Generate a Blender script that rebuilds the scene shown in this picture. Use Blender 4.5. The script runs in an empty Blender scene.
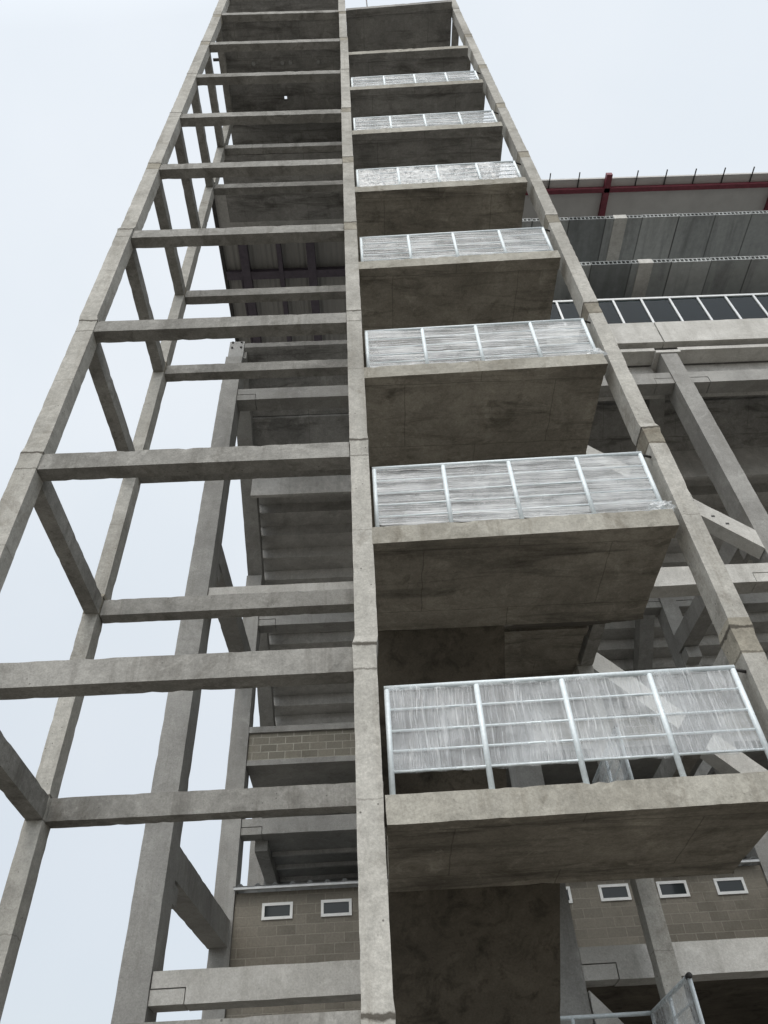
import bpy, bmesh, math, random
from mathutils import Vector, Matrix, noise
random.seed(7)
scene = bpy.context.scene
COL = scene.collection

# ------------------------------------------------------------------ world, camera, sun
world = bpy.data.worlds.new("World"); scene.world = world; world.use_nodes = True
SUN_EL, SUN_AZ = math.radians(52), math.radians(190)
nt = world.node_tree; nt.nodes.clear()
out = nt.nodes.new('ShaderNodeOutputWorld')
sky = nt.nodes.new('ShaderNodeTexSky'); sky.sky_type = 'NISHITA'; sky.sun_disc = False
sky.sun_elevation = SUN_EL; sky.sun_rotation = SUN_AZ; sky.dust_density = 4.0
b1 = nt.nodes.new('ShaderNodeBackground'); b1.inputs[1].default_value = 0.05
nt.links.new(sky.outputs[0], b1.inputs[0])
tc = nt.nodes.new('ShaderNodeTexCoord')
cl = nt.nodes.new('ShaderNodeTexNoise'); cl.inputs['Scale'].default_value = 2.4
cl.inputs['Detail'].default_value = 5.0; cl.inputs['Roughness'].default_value = 0.5
nt.links.new(tc.outputs['Generated'], cl.inputs['Vector'])
rp = nt.nodes.new('ShaderNodeValToRGB')
rp.color_ramp.elements[0].position = 0.3; rp.color_ramp.elements[0].color = (0.765, 0.815, 0.84, 1)
rp.color_ramp.elements[1].position = 0.72; rp.color_ramp.elements[1].color = (0.84, 0.872, 0.885, 1)
nt.links.new(cl.outputs['Fac'], rp.inputs[0])
# the cloud layer is brighter overhead and towards the hidden sun behind the viewer
dt = nt.nodes.new('ShaderNodeVectorMath'); dt.operation = 'DOT_PRODUCT'
dt.inputs[1].default_value = (-0.15, -0.80, 0.58)
nt.links.new(tc.outputs['Generated'], dt.inputs[0])
mr = nt.nodes.new('ShaderNodeMapRange'); mr.inputs[1].default_value = 0.42; mr.inputs[2].default_value = 1.0
mr.inputs[3].default_value = 0.93; mr.inputs[4].default_value = 2.1
nt.links.new(dt.outputs['Value'], mr.inputs[0])
b2 = nt.nodes.new('ShaderNodeBackground')
sz = nt.nodes.new('ShaderNodeSeparateXYZ'); nt.links.new(tc.outputs['Generated'], sz.inputs[0])
hz = nt.nodes.new('ShaderNodeMapRange'); hz.inputs[1].default_value = 0.05; hz.inputs[2].default_value = 0.75
hz.inputs[3].default_value = 0.74; hz.inputs[4].default_value = 1.0; nt.links.new(sz.outputs[2], hz.inputs[0])
mu = nt.nodes.new('ShaderNodeMath'); mu.operation = 'MULTIPLY'
nt.links.new(mr.outputs[0], mu.inputs[0]); nt.links.new(hz.outputs[0], mu.inputs[1])
nt.links.new(rp.outputs[0], b2.inputs[0]); nt.links.new(mu.outputs[0], b2.inputs[1])
ad = nt.nodes.new('ShaderNodeAddShader')
nt.links.new(b1.outputs[0], ad.inputs[0]); nt.links.new(b2.outputs[0], ad.inputs[1])
nt.links.new(ad.outputs[0], out.inputs[0])

sd = bpy.data.lights.new('sun', 'SUN'); sd.energy = 0.95; sd.angle = math.radians(35); sd.color = (1.0, 0.96, 0.9)
so = bpy.data.objects.new('sun', sd); COL.objects.link(so)
sv = Vector((math.sin(SUN_AZ) * math.cos(SUN_EL), math.cos(SUN_AZ) * math.cos(SUN_EL), math.sin(SUN_EL)))
so.rotation_euler = sv.to_track_quat('Z', 'Y').to_euler(); so.location = (0, -20, 40)

PIT, YAW, ROL = 0.78, 0.0343, -0.0667
fw = Vector((math.sin(YAW) * math.cos(PIT), math.cos(YAW) * math.cos(PIT), math.sin(PIT)))
r0 = Vector((math.cos(YAW), -math.sin(YAW), 0)); u0 = r0.cross(fw)
rt = r0 * math.cos(ROL) + u0 * math.sin(ROL); up = u0 * math.cos(ROL) - r0 * math.sin(ROL)
cd = bpy.data.cameras.new('camera'); cam = bpy.data.objects.new('camera', cd); COL.objects.link(cam)
cam.matrix_world = Matrix(((rt.x, up.x, -fw.x, 0), (rt.y, up.y, -fw.y, 0), (rt.z, up.z, -fw.z, 1.6), (0, 0, 0, 1)))
cd.sensor_fit = 'VERTICAL'; cd.sensor_height = 36; cd.sensor_width = 27; cd.lens = 764.2 * 36 / 1024
cd.clip_end = 5000; cd.clip_start = 0.05
scene.camera = cam
vs = scene.view_settings; vs.view_transform = 'Standard'; vs.look = 'None'; vs.exposure = 0.0; vs.gamma = 1.0; vs.use_curve_mapping = False

# ------------------------------------------------------------------ materials
class NT:
    def __init__(s, name):
        s.m = bpy.data.materials.new(name); s.m.use_nodes = True; s.t = s.m.node_tree; s.t.nodes.clear()
        s.o = s.t.nodes.new('ShaderNodeOutputMaterial')
        s.p = s.t.nodes.new('ShaderNodeBsdfPrincipled'); s.t.links.new(s.p.outputs[0], s.o.inputs[0])
        g = s.t.nodes.new('ShaderNodeNewGeometry'); s.pos = g.outputs['Position']; s.geo = g
    def n(s, kind, **kw):
        x = s.t.nodes.new('ShaderNode' + kind)
        for k, v in kw.items(): setattr(x, k, v)
        return x
    def l(s, a, b): s.t.links.new(a, b)
    def mapv(s, scale, loc=(0, 0, 0)):
        m = s.n('Mapping'); m.inputs['Scale'].default_value = scale; m.inputs['Location'].default_value = loc
        s.l(s.pos, m.inputs[0]); return m.outputs[0]
    def noise(s, scale, detail=4, rough=0.55, vec=None, dist=0.0):
        x = s.n('TexNoise'); x.inputs['Scale'].default_value = scale; x.inputs['Detail'].default_value = detail
        x.inputs['Roughness'].default_value = rough; x.inputs['Distortion'].default_value = dist
        s.l(vec if vec is not None else s.pos, x.inputs['Vector']); return x.outputs['Fac']
    def ramp(s, fac, stops):
        r = s.n('ValToRGB'); e = r.color_ramp.elements
        while len(e) < len(stops): e.new(0.5)
        for el, (p, c) in zip(e, stops):
            el.position = p; el.color = (c, c, c, 1) if isinstance(c, (int, float)) else tuple(c) + (1,)
        s.l(fac, r.inputs[0]); return r.outputs[0]
    def mix(s, a, b, fac, mode='MIX'):
        x = s.n('Mix', data_type='RGBA', blend_type=mode)
        if isinstance(fac, (int, float)): x.inputs[0].default_value = fac
        else: s.l(fac, x.inputs[0])
        for i, v in ((6, a), (7, b)):
            if isinstance(v, tuple): x.inputs[i].default_value = v + (1,)
            else: s.l(v, x.inputs[i])
        return x.outputs[2]
    def bump(s, h, strength=0.3, dist=0.01, prev=None):
        b = s.n('Bump'); b.inputs['Strength'].default_value = strength; b.inputs['Distance'].default_value = dist
        s.l(h, b.inputs['Height'])
        if prev is not None: s.l(prev, b.inputs['Normal'])
        return b.outputs[0]

def concrete(name, light, dark, stain=(0.16, 0.14, 0.11), stain_amt=0.5, board=None, pits=0.5, streak=0.5, off=0.0, mott=0.42):
    """Cast concrete: cloudy tone, vertical run marks, stain patches, pin holes, optional board marks along an axis."""
    N = NT(name); o = (off, off * 1.7, off * 0.6)
    v = N.mapv((1, 1, 1), o)
    big = N.noise(0.7, 5, 0.6, v, 0.6)
    c = N.mix(dark, light, N.ramp(big, [(0.32, 0.0), (0.66, 1.0)]))
    med = N.noise(5.5, 9, 0.68, v, 0.3)
    c = N.mix(c, N.ramp(med, [(0.28, 0.30), (0.5, 0.5), (0.74, 0.68)]), mott, 'OVERLAY')
    md2 = N.noise(17, 7, 0.72, N.mapv((1, 1, 1), (off + 3, 8, 1)), 0.5)
    c = N.mix(c, N.ramp(md2, [(0.3, 0.30), (0.5, 0.5), (0.7, 0.68)]), mott * 0.9, 'OVERLAY')
    st = N.noise(1.0, 6, 0.65, N.mapv((5.0, 5.0, 0.35), o), 0.4)
    c = N.mix(c, stain, N.ramp(st, [(0.52, 0.0), (0.78, streak)]))
    pt = N.noise(1.7, 8, 0.72, N.mapv((1, 1, 1), (off + 9, 3, 5)), 0.9)
    c = N.mix(c, stain, N.ramp(pt, [(0.54, 0.0), (0.70, stain_amt)]))
    wh = N.noise(2.6, 7, 0.7, N.mapv((1, 1, 1), (off + 31, 13, 2)), 0.8)
    c = N.mix(c, (min(1, light[0] * 1.35), min(1, light[1] * 1.35), min(1, light[2] * 1.35)), N.ramp(wh, [(0.56, 0.0), (0.72, 0.35 + 0.5 * mott)]))
    fine = N.noise(48, 5, 0.7, v)
    c = N.mix(c, N.ramp(fine, [(0.3, 0.30), (0.7, 0.70)]), 0.42, 'OVERLAY')
    vo = N.n('TexVoronoi'); vo.inputs['Scale'].default_value = 13; N.l(v, vo.inputs['Vector'])
    hole = N.ramp(vo.outputs['Distance'], [(0.07, 1.0), (0.14, 0.0)])
    sel = N.ramp(N.noise(3.1, 3, 0.5, v), [(0.5, 0.0), (0.6, pits)])
    hm = N.n('Math', operation='MULTIPLY'); N.l(hole, hm.inputs[0]); N.l(sel, hm.inputs[1])
    c = N.mix(c, (0.06, 0.055, 0.05), hm.outputs[0])
    bm_h = N.noise(9, 9, 0.7, v)
    nrm = N.bump(bm_h, 0.5, 0.02); nrm = N.bump(fine, 0.35, 0.004, nrm)
    if board == 'ply':                                        # plywood form marks and long damp smears
        sm = N.noise(1.0, 7, 0.7, N.mapv((0.55, 3.2, 1.5), (off, 2, 5)), 0.7)
        c = N.mix(c, (0.045, 0.04, 0.034), N.ramp(sm, [(0.50, 0.0), (0.70, 0.75)]))
        sp = N.noise(2.4, 9, 0.75, N.mapv((1, 1, 1), (off + 50, 2, 5)), 1.2)
        c = N.mix(c, (0.46, 0.43, 0.37), N.ramp(sp, [(0.60, 0.0), (0.72, 0.6)]))
        br = N.n('TexBrick'); br.inputs['Scale'].default_value = 1.0; br.inputs['Brick Width'].default_value = 2.07; br.inputs['Row Height'].default_value = 1.13
        br.inputs['Mortar Size'].default_value = 0.008; br.inputs['Mortar Smooth'].default_value = 0.6
        wv = N.noise(3.0, 3, 0.5); wa = N.n('VectorMath', operation='MULTIPLY_ADD'); wa.inputs[1].default_value = (1, 1, 1)
        cm = N.n('CombineXYZ'); sc = N.n('Math', operation='MULTIPLY'); sc.inputs[1].default_value = 0.05; N.l(wv, sc.inputs[0]); N.l(sc.outputs[0], cm.inputs[0]); N.l(sc.outputs[0], cm.inputs[1])
        N.l(N.mapv((1, 1, 1), (0.4, 0.62, 0)), wa.inputs[0]); N.l(cm.outputs[0], wa.inputs[2]); N.l(wa.outputs[0], br.inputs['Vector'])
        c = N.mix(c, (0.04, 0.035, 0.03), N.ramp(br.outputs['Fac'], [(0.0, 0.0), (1.0, 0.42)]))
    if board == 'lift':                                       # cold joints where one lift of the column was cast on the last
        sx = N.n('SeparateXYZ'); N.l(N.pos, sx.inputs[0])
        jn = N.noise(4.5, 6, 0.7)
        ja = N.n('Math', operation='MULTIPLY_ADD'); N.l(jn, ja.inputs[0]); ja.inputs[1].default_value = 0.11; N.l(sx.outputs[2], ja.inputs[2])
        for base, wdt, amt in ((2.85, 0.012, 0.9), (2.575, 0.007, 0.6), (4.35, 0.004, 0.35)):
            jb = N.n('Math', operation='SUBTRACT'); N.l(ja.outputs[0], jb.inputs[0]); jb.inputs[1].default_value = base - 1.5
            jm = N.n('Math', operation='FLOORED_MODULO'); N.l(jb.outputs[0], jm.inputs[0]); jm.inputs[1].default_value = 3.0
            jd = N.n('Math', operation='SUBTRACT'); N.l(jm.outputs[0], jd.inputs[0]); jd.inputs[1].default_value = 1.5
            jx = N.n('Math', operation='ABSOLUTE'); N.l(jd.outputs[0], jx.inputs[0])
            jr = N.n('MapRange'); jr.inputs[1].default_value = wdt; jr.inputs[2].default_value = wdt * 2.2; jr.inputs[3].default_value = amt; jr.inputs[4].default_value = 0.0
            N.l(jx.outputs[0], jr.inputs[0])
            c = N.mix(c, (0.07, 0.062, 0.05), jr.outputs[0])
    N.l(c, N.p.inputs['Base Color']); N.l(nrm, N.p.inputs['Normal'])
    N.p.inputs['Roughness'].default_value = 0.9; N.p.inputs['Specular IOR Level'].default_value = 0.25
    return N.m

M = {}
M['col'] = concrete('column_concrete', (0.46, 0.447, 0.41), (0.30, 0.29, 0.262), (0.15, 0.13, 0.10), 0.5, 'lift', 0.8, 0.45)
M['joint'] = concrete('joint_concrete', (0.36, 0.335, 0.28), (0.20, 0.185, 0.15), (0.13, 0.10, 0.07), 0.75, 'lift', 0.9, 0.5, 4.0)
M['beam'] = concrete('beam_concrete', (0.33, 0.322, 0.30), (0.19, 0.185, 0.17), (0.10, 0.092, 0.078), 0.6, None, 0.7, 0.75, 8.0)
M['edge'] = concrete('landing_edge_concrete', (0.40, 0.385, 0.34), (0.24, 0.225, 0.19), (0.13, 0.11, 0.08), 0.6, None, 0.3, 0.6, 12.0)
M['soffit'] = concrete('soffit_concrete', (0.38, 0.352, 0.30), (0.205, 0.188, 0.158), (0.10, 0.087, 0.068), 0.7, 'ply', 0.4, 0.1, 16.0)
M['grey'] = concrete('grey_soffit_concrete', (0.33, 0.323, 0.305), (0.20, 0.196, 0.186), (0.11, 0.105, 0.095), 0.6, 'ply', 0.4, 0.1, 41.0)
M['stain_shade'] = concrete('stained_shaded_concrete', (0.15, 0.132, 0.105), (0.075, 0.066, 0.053), (0.022, 0.018, 0.014), 0.7, None, 0.4, 0.95, 18.0, 0.25)  # stained concrete, its base tone also darkened to hold the shade of enclosed undersides
M['precast'] = concrete('precast_concrete', (0.36, 0.355, 0.337), (0.25, 0.245, 0.232), (0.15, 0.14, 0.12), 0.35, None, 0.4, 0.4, 21.0, 0.22)
M['pale'] = concrete('pale_precast', (0.58, 0.57, 0.54), (0.45, 0.44, 0.41), (0.2, 0.185, 0.16), 0.3, None, 0.4, 0.4, 25.0, 0.2)
M['tier'] = concrete('tier_concrete', (0.54, 0.53, 0.505), (0.40, 0.39, 0.37), (0.21, 0.20, 0.18), 0.5, None, 0.3, 0.4, 33.0, 0.35)

def panelled(name, light, dark, width, warm):
    N = NT(name)
    sx = N.n('SeparateXYZ'); N.l(N.pos, sx.inputs[0])
    d0 = N.n('Math', operation='SUBTRACT'); d0.inputs[1].default_value = 2.195; N.l(sx.outputs[0], d0.inputs[0])
    d = N.n('Math', operation='DIVIDE'); d.inputs[1].default_value = width; N.l(d0.outputs[0], d.inputs[0])
    fr = N.n('Math', operation='FRACT'); N.l(d.outputs[0], fr.inputs[0])
    f = N.n('Math', operation='FLOOR'); N.l(d.outputs[0], f.inputs[0])
    wn = N.n('TexWhiteNoise', noise_dimensions='1D'); N.l(f.outputs[0], wn.inputs['W'])
    c = N.mix(dark, light, wn.outputs['Value'])
    c = N.mix(c, warm, N.ramp(wn.outputs['Color'], [(0.7, 0.0), (0.95, 0.7)]))
    c = N.mix(c, (0.06, 0.06, 0.06), N.ramp(fr.outputs[0], [(0.0, 0.9), (0.025, 0.0), (0.975, 0.0), (1.0, 0.9)]))
    s = N.noise(1.0, 6, 0.65, N.mapv((2.2, 0.35, 1)), 0.5)
    c = N.mix(c, (0.12, 0.125, 0.125), N.ramp(s, [(0.45, 0.0), (0.75, 0.75)]))
    s2 = N.noise(5, 8, 0.7)
    c = N.mix(c, N.ramp(s2, [(0.25, 0.4), (0.75, 0.6)]), 0.8, 'OVERLAY')
    N.l(c, N.p.inputs['Base Color']); N.p.inputs['Roughness'].default_value = 0.9
    N.l(N.bump(s2, 0.3, 0.01), N.p.inputs['Normal'])
    return N.m
M['hollow'] = panelled('hollow_core_concrete', (0.44, 0.455, 0.45), (0.23, 0.245, 0.247), 1.2, (0.42, 0.36, 0.29))

def block(name, tone, mortar):
    N = NT(name)
    sx = N.n('SeparateXYZ'); N.l(N.pos, sx.inputs[0]); cx = N.n('CombineXYZ'); N.l(sx.outputs[0], cx.inputs[0]); N.l(sx.outputs[2], cx.inputs[1])
    b = N.n('TexBrick'); N.l(cx.outputs[0], b.inputs['Vector'])
    b.inputs['Scale'].default_value = 1.0; b.inputs['Brick Width'].default_value = 0.39; b.inputs['Row Height'].default_value = 0.19
    b.inputs['Mortar Size'].default_value = 0.011; b.inputs['Mortar Smooth'].default_value = 0.2; b.inputs['Bias'].default_value = -0.1
    b.inputs['Color1'].default_value = tone + (1,); b.inputs['Color2'].default_value = tuple(x * 0.68 for x in tone) + (1,)
    b.inputs['Mortar'].default_value = mortar + (1,)
    mm = N.noise(0.9, 5, 0.6)
    c = N.mix(b.outputs['Color'], tone, N.ramp(mm, [(0.4, 0.0), (0.62, 0.65)]))
    n2 = N.noise(22, 7, 0.75)
    c = N.mix(c, N.ramp(n2, [(0.25, 0.36), (0.75, 0.62)]), 0.8, 'OVERLAY')
    n3 = N.noise(1.4, 7, 0.7)
    c = N.mix(c, (0.10, 0.085, 0.065), N.ramp(n3, [(0.52, 0.0), (0.75, 0.55)]))
    N.l(c, N.p.inputs['Base Color']); N.p.inputs['Roughness'].default_value = 0.95
    nr = N.bump(b.outputs['Fac'], 0.6, -0.008); N.l(N.bump(n2, 0.4, 0.006, nr), N.p.inputs['Normal'])
    return N.m
M['block'] = block('concrete_block', (0.25, 0.232, 0.19), (0.43, 0.415, 0.36))
M['block_dull'] = block('weathered_concrete_block', (0.228, 0.207, 0.17), (0.27, 0.25, 0.21))

def simple(name, col, rough=0.5, metal=0.0, var=0.15, scale=8, spec=0.5):
    N = NT(name); v = N.noise(scale, 6, 0.65)
    c = N.mix(tuple(x * (1 - var) for x in col), tuple(min(1, x * (1 + var)) for x in col), N.ramp(v, [(0.3, 0.0), (0.7, 1.0)]))
    N.l(c, N.p.inputs['Base Color']); N.p.inputs['Roughness'].default_value = rough; N.p.inputs['Metallic'].default_value = metal
    N.p.inputs['Specular IOR Level'].default_value = spec
    N.l(N.bump(v, 0.1, 0.005), N.p.inputs['Normal'])
    return N.m
M['galv'] = simple('galvanised_steel', (0.66, 0.715, 0.735), 0.5, 0.1, 0.12, 30)
M['white'] = simple('white_window_frame', (0.75, 0.75, 0.73), 0.4, 0, 0.06)
M['alu'] = simple('aluminium_frame', (0.62, 0.63, 0.63), 0.4, 0.3, 0.08)
M['red'] = simple('maroon_steel', (0.17, 0.03, 0.046), 0.55, 0, 0.25)
M['plum'] = simple('dark_plum_steel', (0.085, 0.07, 0.09), 0.6, 0, 0.25)
M['darksteel'] = simple('dark_steel', (0.05, 0.047, 0.045), 0.6, 0.3, 0.3)
M['liner'] = simple('roof_liner', (0.50, 0.49, 0.475), 0.8, 0, 0.08, 1.5)
M['sheet'] = simple('metal_sheet', (0.48, 0.49, 0.49), 0.5, 0.3, 0.15, 3)
M['plastic'] = simple('grey_pipe', (0.3, 0.3, 0.29), 0.6)

def deck():
    N = NT('corrugated_deck')
    w = N.n('TexWave', wave_type='BANDS', bands_direction='X', wave_profile='SIN'); w.inputs['Scale'].default_value = 1.6; w.inputs['Distortion'].default_value = 0.0
    N.l(N.pos, w.inputs['Vector'])
    s = N.noise(1.0, 6, 0.65, N.mapv((3.0, 0.3, 1)), 0.4)
    c = N.mix((0.24, 0.235, 0.22), (0.36, 0.35, 0.33), s)
    N.l(c, N.p.inputs['Base Color']); N.p.inputs['Roughness'].default_value = 0.7
    N.l(N.bump(w.outputs['Fac'], 0.8, 0.03), N.p.inputs['Normal']); return N.m
M['deck'] = deck()

def glass(name, col):
    N = NT(name); N.p.inputs['Base Color'].default_value = col + (1,); N.p.inputs['Roughness'].default_value = 0.06
    N.p.inputs['Specular IOR Level'].default_value = 0.25; return N.m
M['pane'] = glass('dark_window_glass', (0.03, 0.036, 0.038))
def clear_glass():
    N = NT('tinted_glass')
    tr = N.n('BsdfTransparent'); tr.inputs[0].default_value = (0.46, 0.53, 0.53, 1)
    gl = N.n('BsdfGlossy'); gl.inputs['Roughness'].default_value = 0.05; gl.inputs[0].default_value = (0.8, 0.85, 0.88, 1)
    fr = N.n('Fresnel'); fr.inputs[0].default_value = 1.25
    m = N.n('MixShader'); N.l(fr.outputs[0], m.inputs[0]); N.l(tr.outputs[0], m.inputs[1]); N.l(gl.outputs[0], m.inputs[2]); N.l(m.outputs[0], N.o.inputs[0])
    return N.m
M['glass'] = clear_glass()

def film(name, vec_scale, lo, hi, seedv):
    """Stretch film: clear sheet whose wrinkles and overlapping layers turn it milky."""
    N = NT(name)
    wq = N.noise(2.3, 3, 0.55); wc = N.n('CombineXYZ'); ws = N.n('Math', operation='MULTIPLY'); ws.inputs[1].default_value = 0.07
    N.l(wq, ws.inputs[0]); N.l(ws.outputs[0], wc.inputs[0]); N.l(ws.outputs[0], wc.inputs[2])
    wv = N.n('VectorMath', operation='ADD'); N.l(N.pos, wv.inputs[0]); N.l(wc.outputs[0], wv.inputs[1])
    def mp(scale, loc):
        m = N.n('Mapping'); m.inputs['Scale'].default_value = scale; m.inputs['Location'].default_value = loc
        N.l(wv.outputs[0], m.inputs[0]); return m.outputs[0]
    a = N.noise(1.0, 6, 0.62, mp(vec_scale, (seedv, 0, seedv)), 0.15)
    b = N.noise(2.2, 4, 0.6, N.mapv((1, 1, 1), (seedv, 3, 1)), 0.5)
    ra = N.ramp(a, [(0.36, lo), (0.5, (lo + hi) * 0.5), (0.66, hi)])
    rb = N.ramp(b, [(0.3, 0.6), (0.65, 1.2)])
    th = N.noise(1.0, 3, 0.6, mp(tuple(q * 2.6 if q > 4 else q for q in vec_scale), (seedv + 7, 1, seedv)), 0.3)
    rth = N.ramp(th, [(0.57, 0.0), (0.65, 0.30)])
    f0 = N.n('Math', operation='MULTIPLY'); N.l(ra, f0.inputs[0]); N.l(rb, f0.inputs[1])
    f = N.n('Math', operation='ADD'); f.use_clamp = True; N.l(f0.outputs[0], f.inputs[0]); N.l(rth, f.inputs[1])
    nr = N.bump(a, 0.8, 0.03)
    tr = N.n('BsdfTransparent'); tr.inputs[0].default_value = (0.97, 0.98, 0.985, 1)
    df = N.n('BsdfDiffuse'); df.inputs[0].default_value = (0.86, 0.88, 0.89, 1); N.l(nr, df.inputs['Normal'])
    tl = N.n('BsdfTranslucent'); tl.inputs[0].default_value = (0.84, 0.86, 0.87, 1); N.l(nr, tl.inputs['Normal'])
    gl = N.n('BsdfGlossy'); gl.inputs['Roughness'].default_value = 0.22; N.l(nr, gl.inputs['Normal'])
    m1 = N.n('MixShader'); m1.inputs[0].default_value = 0.35; N.l(df.outputs[0], m1.inputs[1]); N.l(tl.outputs[0], m1.inputs[2])
    m2 = N.n('MixShader'); m2.inputs[0].default_value = 0.25; N.l(m1.outputs[0], m2.inputs[1]); N.l(gl.outputs[0], m2.inputs[2])
    m3 = N.n('MixShader'); N.l(f.outputs[0], m3.inputs[0]); N.l(tr.outputs[0], m3.inputs[1]); N.l(m2.outputs[0], m3.inputs[2])
    N.l(m3.outputs[0], N.o.inputs[0]); return N.m
M['film_v'] = film('film_upright_creases', (30, 30, 1.5), 0.22, 0.40, 2.0)
M['film_h'] = film('film_level_creases', (0.55, 0.55, 30), 0.10, 0.62, 5.0)
M['film_c'] = film('film_crumpled', (12, 12, 12), 0.30, 0.66, 8.0)

def ground_mat():
    N = NT('site_ground'); a = N.noise(0.25, 8, 0.65); b = N.noise(9, 8, 0.7)
    c = N.mix((0.13, 0.12, 0.105), (0.19, 0.177, 0.157), a); c = N.mix(c, N.ramp(b, [(0.3, 0.38), (0.7, 0.6)]), 0.8, 'OVERLAY')
    N.l(c, N.p.inputs['Base Color']); N.p.inputs['Roughness'].default_value = 0.95; N.l(N.bump(b, 0.4, 0.02), N.p.inputs['Normal']); return N.m
M['ground'] = ground_mat()

# ------------------------------------------------------------------ building helpers
ORIG = {}
def build(name, bm, mats, parent=None, smooth=False):
    """Link a bmesh (world coordinates) as ONE mesh object with its origin at its own base, under parent."""
    bmesh.ops.recalc_face_normals(bm, faces=bm.faces[:])
    xs = [v.co for v in bm.verts]
    c = Vector(((min(v.x for v in xs) + max(v.x for v in xs)) / 2, (min(v.y for v in xs) + max(v.y for v in xs)) / 2, min(v.z for v in xs)))
    for v in bm.verts: v.co -= c
    me = bpy.data.meshes.new(name); bm.to_mesh(me); bm.free()
    for m in (mats if isinstance(mats, (list, tuple)) else [mats]): me.materials.append(m)
    if smooth:
        for p in me.polygons: p.use_smooth = True
    o = bpy.data.objects.new(name, me); COL.objects.link(o)
    if parent is not None:
        o.parent = parent; o.location = c - ORIG[parent.name]
    else: o.location = c
    ORIG[o.name] = c
    return o
def tag(o, label=None, cat=None, group=None, kind=None):
    if label: o['label'] = label
    if cat: o['category'] = cat
    if group: o['group'] = group
    if kind: o['kind'] = kind
    return o
def thing(name, loc, label, cat, group=None):
    o = bpy.data.objects.new(name, None); COL.objects.link(o); o.location = loc; o.empty_display_size = 0.3
    ORIG[o.name] = Vector(loc); return tag(o, label, cat, group)

def gbox(bm, lo, hi, seg=0.12, amp=0.004, chip=0.012, xf=None, jog=None, matf=None, maxn=400, taper=None):
    """Box cut into a surface lattice and roughened like cast concrete: wavy faces, chipped arrises.
    xf maps the regular point to its place (oriented or skewed members); jog(p) adds an offset; matf(p) picks a material slot."""
    n = [max(1, min(maxn, int(round((hi[i] - lo[i]) / seg)))) for i in range(3)]
    vd = {}
    def vert(i, j, k):
        key = (i, j, k)
        if key in vd: return vd[key]
        p = Vector((lo[0] + (hi[0] - lo[0]) * i / n[0], lo[1] + (hi[1] - lo[1]) * j / n[1], lo[2] + (hi[2] - lo[2]) * k / n[2]))
        q = xf(p) if xf else p.copy()
        if jog: q = q + jog(p)
        if amp:
            q = q + noise.noise_vector(q * 1.1) * amp * 0.7 + noise.noise_vector(q * 7.0) * amp * 0.25
        on = [i in (0, n[0]), j in (0, n[1]), k in (0, n[2])]
        if chip and sum(on) >= 2:
            ctr = Vector(((lo[0] + hi[0]) / 2, (lo[1] + hi[1]) / 2, (lo[2] + hi[2]) / 2))
            w = max(0.0, noise.noise(q * 4.1 + Vector((3, 7, 1))) - 0.25) ** 2 * 2.2 * chip + random.random() ** 8 * chip * 0.7
            d = Vector([(-1 if p[a] > ctr[a] else 1) if on[a] else 0 for a in range(3)])
            if xf is None: q = q + d * w
            else: q = q + (xf(p + d * w) - xf(p))
        vd[key] = bm.verts.new(q); return vd[key]
    def face(a, b, c, d, mid):
        f = bm.faces.new((a, b, c, d))
        if matf: f.material_index = matf(mid)
    def midp(i, j, k): return Vector((lo[0] + (hi[0] - lo[0]) * i / n[0], lo[1] + (hi[1] - lo[1]) * j / n[1], lo[2] + (hi[2] - lo[2]) * k / n[2]))
    for s in (0, n[0]):
        for j in range(n[1]):
            for k in range(n[2]): face(vert(s, j, k), vert(s, j + 1, k), vert(s, j + 1, k + 1), vert(s, j, k + 1), midp(s, j + .5, k + .5))
    for s in (0, n[1]):
        for i in range(n[0]):
            for k in range(n[2]): face(vert(i, s, k), vert(i + 1, s, k), vert(i + 1, s, k + 1), vert(i, s, k + 1), midp(i + .5, s, k + .5))
    for s in (0, n[2]):
        for i in range(n[0]):
            for j in range(n[1]): face(vert(i, j, s), vert(i + 1, j, s), vert(i + 1, j + 1, s), vert(i, j + 1, s), midp(i + .5, j + .5, s))
    return bm
def box(bm, lo, hi, xf=None): return gbox(bm, lo, hi, seg=1e6, amp=0, chip=0, xf=xf)
def conc(name, lo, hi, mat, parent, seg=0.12, amp=0.004, chip=0.012, **kw):
    bm = bmesh.new(); gbox(bm, lo, hi, seg, amp, chip, **kw); return build(name, bm, mat, parent)
def frame_xf(p0, p1, upv=(0, 0, 1)):
    """Map local (x along p0->p1 in metres, y sideways, z up) to world."""
    p0 = Vector(p0); d = Vector(p1) - p0; d.normalize(); s = Vector(upv).cross(d); s.normalize(); u = d.cross(s)
    return lambda p: p0 + d * p.x + s * p.y + u * p.z
def tube(bm, p0, p1, r, n=10):
    p0, p1 = Vector(p0), Vector(p1); d = (p1 - p0).normalized()
    a = d.orthogonal().normalized(); b = d.cross(a)
    R = [[bm.verts.new(p + (a * math.cos(t) + b * math.sin(t)) * r) for t in [2 * math.pi * i / n for i in range(n)]] for p in (p0, p1)]
    for i in range(n): bm.faces.new((R[0][i], R[0][(i + 1) % n], R[1][(i + 1) % n], R[1][i]))
    bm.faces.new(R[0]); bm.faces.new(R[1])

# ------------------------------------------------------------------ setting
bm = bmesh.new()
g = 1500
for a in ((-g, -g), (g, -g), (g, g), (-g, g)): bm.verts.new((a[0], a[1], 0))
bm.verts.ensure_lookup_table(); bm.faces.new(bm.verts[:])
tag(build('ground', bm, M['ground']), kind='structure')

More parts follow.
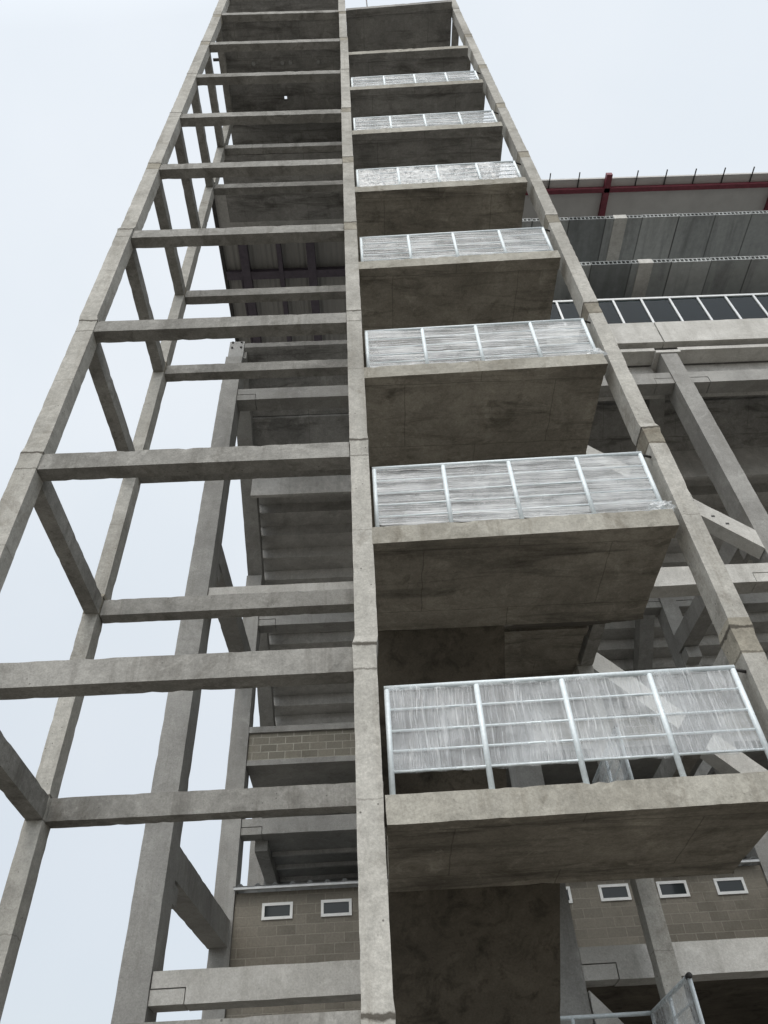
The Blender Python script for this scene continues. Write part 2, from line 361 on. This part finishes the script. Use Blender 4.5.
# ------------------------------------------------------------------ the stair tower
T = thing('stair_tower', (-0.3, 8.5, 0), 'tall bare concrete stair tower of open frames and stacked landings', 'stair tower')
FL = [2.79 + 3 * k for k in range(-1 + 1, 11)]          # floor levels 2.79 ... 32.79 (index 0 is the first floor)
def tower_column(x0, x1, y0, y1, top, seg, seed):
    rnd = random.Random(seed)
    offs = [(rnd.uniform(-.014, .014), rnd.uniform(-.01, .01)) for _ in range(14)]
    offs[0] = (offs[1][0] * .7, offs[1][1] * .7)
    def storey(z): return max(0, int((z - 0.02 + 0.2) // 3.0))
    def jog(p):
        o = offs[min(13, storey(p.z))]
        t = (p.z - 2.79 + 0.03) % 3.0                         # distance above the last joint
        w = 0.0
        if t < 0.10 or t > 2.96: w = 0.013
        s = Vector((1 if p.x > (x0 + x1) / 2 else -1, 1 if p.y > (y0 + y1) / 2 else -1, 0))
        return Vector((o[0], o[1], 0)) + s * w * (0.4 + 0.9 * abs(noise.noise(p * 5 + Vector((seed, 0, 0)))))
    dark = [rnd.random() for _ in range(14)]
    def matf(p):
        t = (p.z - 2.52) % 3.0
        return 1 if (t < 0.33 and dark[min(13, storey(p.z))] > 0.35) else 0
    bm = bmesh.new(); gbox(bm, (x0, y0, 0), (x1, y1, top), seg, 0.003, 0.010, jog=jog, matf=matf)
    return build('column', bm, [M['col'], M['joint']], T)
tower_column(-4.12, -3.86, 6.0, 6.24, 33.0, 0.1, 1)
tower_column(-0.16, 0.06, 6.0, 6.28, 33.0, 0.1, 2)
tower_column(3.44, 3.65, 6.0, 6.30, 30.9, 0.1, 3)
tower_column(-4.12, -3.90, 8.8, 9.07, 32.7, 0.12, 4)
tower_column(-0.16, 0.06, 8.8, 9.07, 32.7, 0.14, 5)
tower_column(3.40, 3.65, 10.78, 11.04, 29.7, 0.14, 6)
tower_column(-0.16, 0.06, 10.78, 11.04, 29.7, 0.16, 7)
for i, z in enumerate(FL):
    zz = z + (0.06 if i == 0 else 0.0) + (0.33 if i == 9 else 0.0)
    seg = 0.09 if i < 5 else 0.14
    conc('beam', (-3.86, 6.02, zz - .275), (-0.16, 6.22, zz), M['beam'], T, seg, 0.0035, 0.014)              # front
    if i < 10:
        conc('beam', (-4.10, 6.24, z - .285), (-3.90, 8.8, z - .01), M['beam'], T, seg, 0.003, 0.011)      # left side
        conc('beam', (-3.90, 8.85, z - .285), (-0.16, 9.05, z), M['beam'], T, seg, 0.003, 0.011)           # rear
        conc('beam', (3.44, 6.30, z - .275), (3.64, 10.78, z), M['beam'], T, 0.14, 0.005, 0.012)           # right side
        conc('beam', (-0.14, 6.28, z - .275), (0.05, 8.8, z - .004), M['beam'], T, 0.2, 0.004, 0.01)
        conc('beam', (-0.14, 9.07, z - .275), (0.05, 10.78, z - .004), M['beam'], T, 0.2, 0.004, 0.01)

LZ = [1.32 + 3 * j for j in range(9)]                    # half landings 1.32 ... 25.32
def landing(z):
    def xf(p):                                            # the front edge runs slightly skew to the frame
        t = (p.x - 0.06) / 3.28; f = max(0.0, (7.63 - p.y) / 1.63)
        return Vector((p.x, p.y - 0.085 * t * f, p.z))
    bm = bmesh.new()
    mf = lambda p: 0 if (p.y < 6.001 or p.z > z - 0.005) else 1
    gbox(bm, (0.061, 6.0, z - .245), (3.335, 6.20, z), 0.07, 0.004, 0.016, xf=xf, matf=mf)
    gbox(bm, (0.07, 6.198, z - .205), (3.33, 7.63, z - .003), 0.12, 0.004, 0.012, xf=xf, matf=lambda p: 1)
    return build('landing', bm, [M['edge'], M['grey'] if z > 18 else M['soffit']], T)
for z in LZ[:8 + 1]: landing(z)
def flight(x0, x1, y0, z0, y1, z1, n):
    """Stair flight: a sloping waist slab with steps cast on its back."""
    bm = bmesh.new()
    L = math.hypot(y1 - y0, z1 - z0); d = Vector((0, (y1 - y0) / L, (z1 - z0) / L)); u = Vector((0, -d.z, d.y))
    xf = lambda p: Vector((p.x, y0, z0)) + d * p.y + u * p.z
    gbox(bm, (x0, 0, 0), (x1, L, 0.14), 0.14, 0.004, 0.012, xf=xf)
    for i in range(n):
        ya, yb = y0 + (y1 - y0) * i / n, y0 + (y1 - y0) * (i + 1) / n
        zl = min(z0 + (z1 - z0) * i / n, z0 + (z1 - z0) * (i + 1) / n); rise = abs(z1 - z0) / n
        box(bm, (x0 + .004, ya, zl + rise + .03), (x1 - .004, yb, zl + .16 + rise))
    return build('stair_flight', bm, M['stain_shade'], T)  # stains plus the enclosed shade, both in the colour
for i, z in enumerate(FL[:10]):
    if i < 9:                                             # floor slab behind the flights
        bm = bmesh.new()
        gbox(bm, (0.065, 9.72, z - .22), (3.38, 11.28, z), 0.2, 0.004, 0.012)
        gbox(bm, (0.07, 9.70, z - .30), (3.375, 9.9, z - .002), 0.2, 0.004, 0.01)
        build('floor_slab', bm, M['soffit'], T)
for j, z in enumerate(LZ[:9]):
    zf = FL[j] - 3.0
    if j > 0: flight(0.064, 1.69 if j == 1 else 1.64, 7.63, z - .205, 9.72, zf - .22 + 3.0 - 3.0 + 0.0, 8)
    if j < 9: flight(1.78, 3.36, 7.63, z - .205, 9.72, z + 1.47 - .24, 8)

# roof slab (with one core hole), machine room wall and top slab
bm = bmesh.new(); zr = 30.10
hx0, hx1, hy0, hy1 = -2.15, -2.05, 8.42, 8.56
for lo, hi in (((-4.10, 6.222), (hx0, 10.3)), ((hx1, 6.222), (0.0, 10.3)), ((hx0, 6.222), (hx1, hy0)), ((hx0, hy1), (hx1, 10.3))):
    gbox(bm, (lo[0], lo[1], zr - .21), (hi[0], hi[1], zr - .02), 0.5, 0.0, 0.0)
build('roof_slab', bm, M['grey'], T)
bm = bmesh.new()
gbox(bm, (0.062, 5.99, zr - .2), (3.43, 6.2, zr + .04), 0.14, 0.005, 0.02, xf=lambda p: Vector((p.x, p.y - .16 * (p.x / 3.4), p.z)))
gbox(bm, (0.065, 6.0, zr - .16), (3.43, 11.1, zr), 0.4, 0.004, 0.0)
build('roof_slab', bm, M['grey'], T)
conc('roof_slab', (-4.1, 6.222, 32.55), (0.05, 9.0, 32.77), M['grey'], T, 0.4)
conc('floor_slab', (-4.08, 9.06, 26.50), (-0.17, 11.2, 26.75), M['grey'], T, 0.4)
conc('wall_panel', (-4.0, 10.15, 26.9), (3.33, 10.3, 29.88), M['grey'], T, 0.4)
for x in (-3.03, -2.09, -1.83, -0.92):
    bm = bmesh.new(); tube(bm, (x, 7.4, zr - .30), (x, 7.4, zr - .2), 0.06, 12); build('pipe_stub', bm, M['plastic'], T)
bm = bmesh.new(); tube(bm, (-4.35, 7.3, zr - .1), (-4.08, 7.3, zr - .1), 0.05, 8); build('pipe_stub', bm, M['darksteel'], T)
bm = bmesh.new(); tube(bm, (0.78, 6.35, zr), (0.80, 6.35, zr + 4.2), 0.02, 6); build('steel_rod', bm, M['darksteel'], T)
bm = bmesh.new(); tube(bm, (-0.05, 6.5, zr + .2), (1.3, 6.1, zr + .35), 0.018, 6); build('steel_rod', bm, M['darksteel'], T)

# ------------------------------------------------------------------ film wrapped railings
def film_sheet(x0, x1, z0, z1, y, wr, seed, nx=26, nz=16, sag=0.0):
    bm = bmesh.new(); V = []
    for k in range(nz + 1):
        row = []
        for i in range(nx + 1):
            u, v = i / nx, k / nz; x = x0 + (x1 - x0) * u; z = z0 + (z1 - z0) * v
            p = Vector((x * wr[0] + seed, seed * 2.3, z * wr[1]))
            e = min(1.0, min(u, 1 - u) * 8)
            dy = noise.noise(p) * 0.016 * e + noise.noise(p * 2.7) * 0.007 * e
            dz = (noise.noise(Vector((x * 5 + seed, 1, seed))) * 0.02 - sag * math.sin(u * math.pi)) * (1 - v)
            row.append(bm.verts.new((x, y + dy, z + dz)))
        V.append(row)
    for k in range(nz):
        for i in range(nx): bm.faces.new((V[k][i], V[k][i + 1], V[k + 1][i + 1], V[k + 1][i]))
    return bm
RAIL_Y = 6.11
POST_X = (0.125, 0.945, 1.725, 2.53, 3.30)
HOW = ['lowest nearest front railing, clear film creased upright, bare gap along its bottom',
       'second front railing from the bottom, film in level bands, torn tail at right foot',
       'third front railing from the bottom, level film bands, beside the dark glazing strip',
       'fourth front railing from the bottom, beside the hollow core slab ends of the stadium',
       'fifth front railing from the bottom, wrapped in crumpled milky film',
       'sixth front railing from the bottom, film in slanted folds, among the thin upper landings',
       'topmost wrapped railing, a thin white strip on the second highest landing']
def film_of(j): return 'film_v' if j == 0 else ('film_c' if j == 4 else 'film_h')
for j in range(7):
    z = LZ[j + 1]
    R = thing('landing_railing', (1.74, RAIL_Y, z), HOW[j], 'railing', 'film wrapped railings on the front landings')
    sk = lambda x: RAIL_Y - 0.08 * x / 3.4
    for x in POST_X:
        bm = bmesh.new(); tube(bm, (x, sk(x), z - .01), (x, sk(x), z + 1.03), 0.026, 12)
        box(bm, (x - .05, sk(x) - .04, z - .004), (x + .05, sk(x) + .04, z + .008)); build('post', bm, M['galv'], R, True)
    bm = bmesh.new(); tube(bm, (0.10, sk(.1), z + 1.05), (3.32, sk(3.32), z + 1.05), 0.026, 12); build('handrail', bm, M['galv'], R, True)
    for h in (0.245, 0.43, 0.62, 0.83):
        bm = bmesh.new(); tube(bm, (POST_X[0], sk(.12), z + h), (POST_X[-1], sk(3.3), z + h), 0.012, 8); build('rail', bm, M['galv'], R, True)
    bm = bmesh.new(); tube(bm, (3.31, sk(3.31), z + 1.03), (3.442, sk(3.4) + .05, z + 1.03), 0.016, 8); build('wall_bracket', bm, M['darksteel'], R, True)
    for b in range(4):
        xa, xb = POST_X[b] + .018, POST_X[b + 1] - .018
        ym = sk((xa + xb) / 2)
        if j == 0:
            build('film', film_sheet(xa, xb, z + .235, z + 1.05, ym - 0.016, (9, 1.2), 3.1 * b), M['film_v'], R, True)
            build('film', film_sheet(xa, xb, z + .235, z + 1.05, ym + 0.022, (7, 1.5), 3.1 * b + 40), M['film_v'], R, True)
        else:
            wr = (8, 8) if j == 4 else (1.2, 16)
            build('film', film_sheet(xa, xb, z + .06 + 0.05 * random.random(), z + 1.05, ym - 0.012, wr, 3.1 * b + 11 * j, sag=0.02), M[film_of(j)], R, True)
            build('film', film_sheet(xa, xb, z + .12, z + 1.04, ym + 0.022, wr, 3.1 * b + 11 * j + 50, sag=0.02), M[film_of(j)], R, True)
    if j in (1, 2):                                        # loose tail of film bunched at the right foot
        bm = bmesh.new(); bmesh.ops.create_icosphere(bm, subdivisions=3, radius=0.1)
        for v in bm.verts:
            q = v.co.copy(); v.co = Vector((q.x * 1.3, q.y * 0.6, q.z * 0.8)) * (1 + 0.55 * noise.noise(q * 22 + Vector((j, 0, 0)))) + Vector((3.27, sk(3.3) - .04, z + .10))
        build('film_tail', bm, M['film_c'], R)

def floor_railing(z, label, back=True):
    R = thing('floor_railing', (3.3, 10.3, z), label, 'railing', 'film wrapped railings on the rear floor slabs')
    pts = [(3.3, 9.5), (3.3, 10.35), (3.3, 11.2), (2.3, 11.2), (1.25, 11.2), (0.2, 11.2)]
    for x, y in (pts if back else pts[:3]):
        bm = bmesh.new(); tube(bm, (x, y, z - .01), (x, y, z + .92), 0.024, 10); build('post', bm, M['galv'], R, True)
    for h, r in ((.92, .026), (.7, .012), (.5, .012), (.3, .012)):
        bm = bmesh.new(); tube(bm, (3.3, 9.49, z + h), (3.3, 11.2, z + h), r, 10); build('rail', bm, M['galv'], R, True)
        if back:
            bm = bmesh.new(); tube(bm, (3.3, 11.2, z + h), (0.15, 11.2, z + h), r, 10); build('rail', bm, M['galv'], R, True)
    bm = bmesh.new(); tube(bm, (3.3, 9.47, z + .92), (3.3, 9.55, z + .92), 0.032, 10); build('end_cap', bm, M['darksteel'], R, True)
    for b in range(2):
        ya, yb = 9.52 + .85 * b, 9.52 + .85 * b + .8
        bm = film_sheet(ya, yb, z + .1, z + .92, 0, (6, 3), 7 * b + z, 14, 12)
        for v in bm.verts: v.co = Vector((3.3 - .02 + v.co.y, v.co.x, v.co.z))
        build('film', bm, M['film_c'], R, True)
floor_railing(FL[0], 'film wrapped side railing at the bottom edge, in front of a grey column')
floor_railing(FL[1], 'film wrapped side railing glimpsed under the lowest front railing', False)
floor_railing(FL[2], 'side railing behind the second landing, only a white corner showing', False)

# ------------------------------------------------------------------ the stadium stand behind
S = thing('stadium_stand', (5.0, 15.0, 0), 'grey precast stadium stand with diagonal braces and maroon steel roof behind the tower', 'stadium')
GX = [(-3.53, -3.10), (2.20, 2.62), (7.97, 8.41), (13.72, 14.15)]
# three rows of columns
for i, (a, b) in enumerate(GX):
    top = 19.05 if i == 0 else 18.448
    conc('column', (a, 11.5, 0), (b, 12.07, top), M['precast'], S, 0.16, 0.003, 0.012)
    if i:
        bm = bmesh.new(); gbox(bm, (a - .11, 11.47, 18.45), (b + .11, 12.1, 18.56), 0.12, 0.003, 0.01); build('capital', bm, M['pale'], S)
    conc('column', (a + .06, 16.8, 0), (b + .06, 17.35, 15.9), M['precast'], S, 0.2, 0.003, 0.012)
    lo = .38 if i == 0 else .03
    conc('column', (a + lo, 21.0, 0), (b + lo, 21.4, 8.5), M['precast'], S, 0.3, 0.003, 0.01)
    conc('column', (a + .03, 21.0, 8.75), (b + .03, 21.5, 13.1), M['precast'], S, 0.3, 0.003, 0.01)
# beams with dapped ends that sit on corbels
def dapped(x0, x1, y0, y1, zt, h, mat):
    m = zt - h * 0.5; c = 0.46
    bm = bmesh.new(); q = c + .014
    prof = [(x0 + .01, m), (x0 + .01, zt)] + [(x0 + .01 + (x1 - x0 - .02) * t / 24, zt + random.uniform(-.004, .004)) for t in range(1, 24)] + [(x1 - .01, zt), (x1 - .01, m), (x1 - q, m), (x1 - q, zt - h)]
    prof += [(x1 - q - (x1 - x0 - 2 * q) * t / 20, zt - h + random.uniform(-.004, .006)) for t in range(1, 20)] + [(x0 + q, zt - h), (x0 + q, m)]
    f0 = [bm.verts.new((p[0], y0, p[1])) for p in prof]; f1 = [bm.verts.new((p[0], y1, p[1])) for p in prof]
    bm.faces.new(f0); bm.faces.new(f1)
    for t in range(len(prof)): bm.faces.new((f0[t], f0[(t + 1) % len(prof)], f1[(t + 1) % len(prof)], f1[t]))
    build('beam', bm, mat, S)
    for a, b in ((x0 + .002, x0 + c), (x1 - c, x1 - .002)):
        bm = bmesh.new(); gbox(bm, (a, y0 + .006, zt - h + .004), (b, y1 - .006, m - .014), 0.12, 0.003, 0.008); build('corbel', bm, mat, S)
for i in range(3):
    x0, x1 = GX[i][1], GX[i + 1][0]
    for zt, h in ((4.57, .40), (11.15, .46), (17.61, .45)):
        dapped(x0, x1, 11.53, 11.9, zt, h, M['pale'] if zt != 17.61 else M['precast'])
    for zt, h in ((14.57, .43), (8.85, .35)):
        dapped(x0 + .06, x1 + .06, 16.84, 17.2, zt, h, M['precast'])
    # edge slabs on the second row
    conc('floor_slab', (x0 + (.33 if i == 0 else .07), 17.22, 8.52), (x1 + .05, 21.2, 8.74), M['precast'], S, 0.5, 0.002, 0.0)
    conc('beam', (x0 + .34, 17.21, 8.28), (x0 + .62, 20.78, 8.515), M['precast'], S, 0.3, 0.002, 0.01)
    conc('wall', (x0 + .6, 20.8, 4.3), (x1 + .5, 20.95, 8.51), M['precast'], S, 0.6, 0.002, 0)
    conc('wall', (x0 + .4, 20.8, 8.76), (x1 + .5, 20.95, 13.0), M['tier'], S, 0.6, 0.002, 0)
    for y in (17.9, 18.7, 19.5, 20.3): conc('rib', (x0 + .64, y, 8.43), (x1 + .05, y + .07, 8.517), M['tier'], S, 0.5, 0.002, 0.0)
    conc('floor_slab', (x0 + .07, 16.82, 10.10), (x1 + .05, 20.9, 10.23), M['precast'], S, 0.25, 0.003, 0.008)
    bm = bmesh.new(); gbox(bm, (x0 + .07, 16.86, 10.232), (x1 + .05, 17.05, 10.93), 0.4, 0.002, 0.006); build('block_wall', bm, M['block'], S)
    conc('coping', (x0 + .07, 16.80, 10.932), (x1 + .05, 17.1, 11.09), M['precast'], S, 0.2, 0.003, 0.012)
    bm = bmesh.new(); gbox(bm, (x0 + .065, 16.86, 4.62 if i == 0 else 0.0), (x1 + .055, 17.05, 7.30), 0.5, 0.002, 0.0); build('block_wall', bm, M['block_dull'], S)
    if i: conc('floor_slab', (x0 + .05, 11.92, 4.20), (x1 - .05, 16.75, 4.44), M['stain_shade'], S, 0.5, 0.002, 0.0)  # dark tone paints in the shade of the closed-in space below
    # profiled sheet roof over the block wall
    bm = bmesh.new(); nx = int((x1 - x0) / 0.045); P = []
    for r, (yy, zz) in enumerate(((16.62, 7.36), (20.5, 7.75))):
        row = []
        for q in range(nx + 1):
            t = (q % 8); hgt = 0.045 if t in (3, 4) else 0.0
            row.append(bm.verts.new((x0 + .03 + q * 0.045, yy, zz + hgt)))
        P.append(row)
    for q in range(nx): bm.faces.new((P[0][q], P[0][q + 1], P[1][q + 1], P[1][q]))
    bmesh.ops.solidify(bm, geom=bm.faces[:], thickness=0.012)
    gbox(bm, (x0 + .05, 16.64, 7.30), (x1 - .02, 16.72, 7.345), 1e6, 0, 0)
    build('sheet_roof', bm, M['sheet'], S)
# small white windows high in the lower block wall
def window(xc):
    z0, z1, w = 6.755, 7.075, 0.63
    Y = 16.86
    bm = bmesh.new(); t = 0.055
    box(bm, (xc - w / 2, Y - .03, z0), (xc + w / 2, Y + .02, z0 + t)); box(bm, (xc - w / 2, Y - .03, z1 - t), (xc + w / 2, Y + .02, z1))
    box(bm, (xc - w / 2, Y - .029, z0 + t), (xc - w / 2 + t, Y + .02, z1 - t)); box(bm, (xc + w / 2 - t, Y - .029, z0 + t), (xc + w / 2, Y + .02, z1 - t))
    o = build('window', bm, M['white'], S)
    bm = bmesh.new(); box(bm, (xc - w / 2 + t, Y - .012, z0 + t), (xc + w / 2 - t, Y - .004, z1 - t)); build('pane', bm, M['pane'], o)
for xc in (-2.15, -0.94, 0.3, 1.5, 3.60, 4.82, 6.04, 7.25, 9.0, 10.2): window(xc)

# sloping side beams between the rows, and the rakers that carry the seating
def sloped(name, x0, x1, ya, za, yb, zb, h, mat):
    xf = lambda p: Vector((p.x, p.y, p.z + za + (zb - za) * (p.y - ya) / (yb - ya)))
    bm = bmesh.new(); gbox(bm, (x0, ya, -h), (x1, yb, 0), 0.16, 0.003, 0.012, xf=xf); return build(name, bm, mat, S)
for a, b in GX:
    for k in (0, 1):
        sloped('side_beam', a + .03, b, 12.07, 6.42 + 6.35 * k, 16.85, 6.78 + 6.35 * k, 0.5, M['precast'])
        if a > 0: bm = bmesh.new(); gbox(bm, (a + .07, 16.45, 5.9 + 6.35 * k), (b - .02, 16.8, 6.22 + 6.35 * k), 0.14, 0.003, 0.01); build('corbel', bm, M['precast'], S)
        bm = bmesh.new(); gbox(bm, (a + .05, 12.07, 5.62 + 6.35 * k), (b - .02, 12.4, 5.90 + 6.35 * k), 0.14, 0.003, 0.01); build('corbel', bm, M['precast'], S)
    zl = lambda y: 17.52 - .63 * (y - 14.45)
    sloped('raker', a + .07, b + .06, 11.7, zl(11.7) + .5, 22.6, zl(22.6) + .5, 0.5, M['precast'])
# stepped seating units seen from below
def tier(x0, x1):
    bm = bmesh.new(); run, rise = .57, .36
    y, z = 14.5, 17.52 + .52
    while y < 22.6:
        gbox(bm, (x0, y, z - .09), (x1, y + run + .1, z), 0.3, 0.004, 0.008)
        gbox(bm, (x0, y + run, z - .09 - rise + .03), (x1, y + run + .12, z - .092), 0.3, 0.004, 0.012)
        y += run; z -= rise
    build('seating_tier', bm, M['tier'], S)
    zl = lambda y: 17.52 + .5 - .63 * (y - 14.45)
    sloped('tier_soffit', x0, x1, 11.6, zl(11.6), 13.2, zl(13.2), 0.2, M['grey'])
    sloped('tier_soffit', x0, x1, 13.22, zl(13.22) - .05, 14.4, zl(14.4) - .05, 0.2, M['grey'])
    conc('edge_panel', (x0, 14.4, 16.70), (x1, 14.5, 17.95), M['tier'], S, 0.3, 0.003, 0.008)
tier(-3.10, 2.46); tier(2.47, 8.235); tier(8.24, 19.0)
# diagonal braces of the middle bay, one per storey
def brace(xa, za, xb, zb):
    xf = lambda p: Vector((p.x, p.y, p.z + za + (zb - za) * (p.x - xa) / (xb - xa)))
    bm = bmesh.new(); gbox(bm, (xa, 11.46, -.25), (xb, 11.80, .25), 0.14, 0.003, 0.012, xf=xf)
    o = build('brace', bm, M['pale'], S)
    for x in (xa + .5, xa + .75, xb - .72, xb - .5):
        c = xf(Vector((x, 11.46, .06 if int(x * 10) % 2 else -.05))); bm = bmesh.new(); box(bm, c + Vector((-.035, -.006, -.022)), c + Vector((.035, .01, .022))); build('bolt_slot', bm, M['darksteel'], o)
brace(2.64, 17.18, 7.95, 11.72); brace(2.64, 10.48, 7.95, 4.64); brace(2.64, 3.8, 6.3, -0.2)

# parapet band, ledge, glazing strip of the concourse
for x0, x1 in ((2.2, 8.17), (8.20, 14.0), (14.03, 19.0)):
    conc('parapet_panel', (x0, 11.42, 18.86), (x1, 11.62, 19.84), M['pale'], S, 0.2, 0.003, 0.01)
    conc('ledge', (x0 + .3, 11.5, 18.57), (x1 - .3, 11.95, 18.70), M['pale'], S, 0.3, 0.002, 0.008)
    conc('recess_panel', (x0 + .3, 12.0, 17.3), (x1 - .3, 12.12, 18.56), M['tier'], S, 0.5, 0.002, 0.0)
bm = bmesh.new(); box(bm, (2.2, 11.48, 21.20), (19, 11.56, 21.28)); box(bm, (2.2, 11.48, 19.842), (19, 11.56, 19.89))
gf = build('glazing_frame', bm, M['alu'], S)
k = 0
x = 2.48
while x < 16:
    bm = bmesh.new(); box(bm, (x - .03, 11.485, 19.892), (x + .03, 11.555, 21.198)); build('mullion', bm, M['alu'], gf)
    bm = bmesh.new(); box(bm, (x + .032, 11.515, 19.894), (x + .79, 11.525, 21.196)); build('pane', bm, M['glass'], gf)
    x += 0.823
conc('wall', (2.2, 15.2, 19.5), (19, 15.4, 22.2), M['tier'], S, 1.0, 0, 0)
for y in (12.8, 14.1): conc('beam', (2.2, y, 21.75), (19, y + .25, 22.25), M['tier'], S, 0.6, 0.002, 0)
# two stacked hollow core floors with their open slab ends
def hollow(zb, solid):
    bm = bmesh.new(); x = 2.2; p = 0
    while x < 19:
        w = 1.19; dz = random.uniform(-.012, .012)
        if x <= solid < x + 1.2: pass
        box(bm, (x, 11.22, zb + dz), (x + w, 16.0, zb + .2 + dz))
        box(bm, (x, 11.0, zb + dz), (x + w, 11.219, zb + .035 + dz)); box(bm, (x, 11.0, zb + .165 + dz), (x + w, 11.219, zb + .2 + dz))
        n = 9
        for q in range(n + 1):
            c = x + .015 + (w - .03) * q / n; box(bm, (c - .018, 11.002, zb + .0352 + dz), (c + .018, 11.219, zb + .1648 + dz))
        x += 1.2
    o = build('hollow_core_floor', bm, M['hollow'], S)
    bm = bmesh.new(); box(bm, (solid, 10.985, zb - .03), (solid + .42, 15.9, zb + .215)); build('cast_strip', bm, M['pale'], o)
hollow(25.42, 8.47); hollow(22.40, 8.42)
# steel roof: deck, liner, maroon frame, outriggers
bm = bmesh.new(); box(bm, (-4.72, 12.3, 28.0), (3.0, 22.0, 28.08)); rf = build('roof', bm, M['deck'], S)
conc('eaves_panel', (-4.72, 10.8, 27.97), (3.0, 12.298, 28.09), M['tier'], rf, 0.4, 0.002, 0)
bm = bmesh.new(); box(bm, (3.002, 10.75, 27.98), (22.0, 22.0, 28.08)); build('roof_liner', bm, M['liner'], rf)
def steel(lo, hi, mat): bm = bmesh.new(); box(bm, lo, hi); return build('steel_beam', bm, mat, rf)
for x, w in ((-3.97, .3), (-2.7, .16), (-1.57, .3), (0.6, .16), (1.9, .3)): steel((x - w / 2, 12.35, 27.66), (x + w / 2, 22, 27.995), M['plum'])
steel((-4.22, 13.75, 27.8), (-4.16, 22, 27.995), M['plum'])
steel((-4.7, 13.62, 27.70), (2.9, 13.92, 27.9), M['plum'])
steel((3.1, 11.02, 27.80), (22, 11.17, 27.97), M['red'])
for x in (2.9, 8.85, 14.85, 20.8): steel((x - .1, 10.55, 27.80), (x + .1, 22, 27.975), M['red'])
bm = bmesh.new(); box(bm, (-4.84, 10.8, 27.86), (-4.724, 22, 28.12)); build('gutter', bm, M['darksteel'], rf)
x = 8.85 - 1.01 * 4
while x < 19:
    if min(abs(x - 8.85), abs(x - 14.85)) < .2: x += 1.01; continue
    bm = bmesh.new(); box(bm, (x - .015, 10.5, 27.935), (x + .015, 11.04, 27.975)); build('outrigger', bm, M['darksteel'], rf); x += 1.01
bm = bmesh.new(); box(bm, (-3.52, 11.62, 19.052), (-3.12, 11.66, 19.95)); br = build('steel_bracket', bm, M['plastic'], S)
for bx, bz in ((-3.44, 19.65), (-3.2, 19.65), (-3.44, 19.9), (-3.2, 19.9)):
    bm = bmesh.new(); tube(bm, (bx, 11.59, bz), (bx, 11.63, bz), .03, 8); build('bolt', bm, M['darksteel'], br)
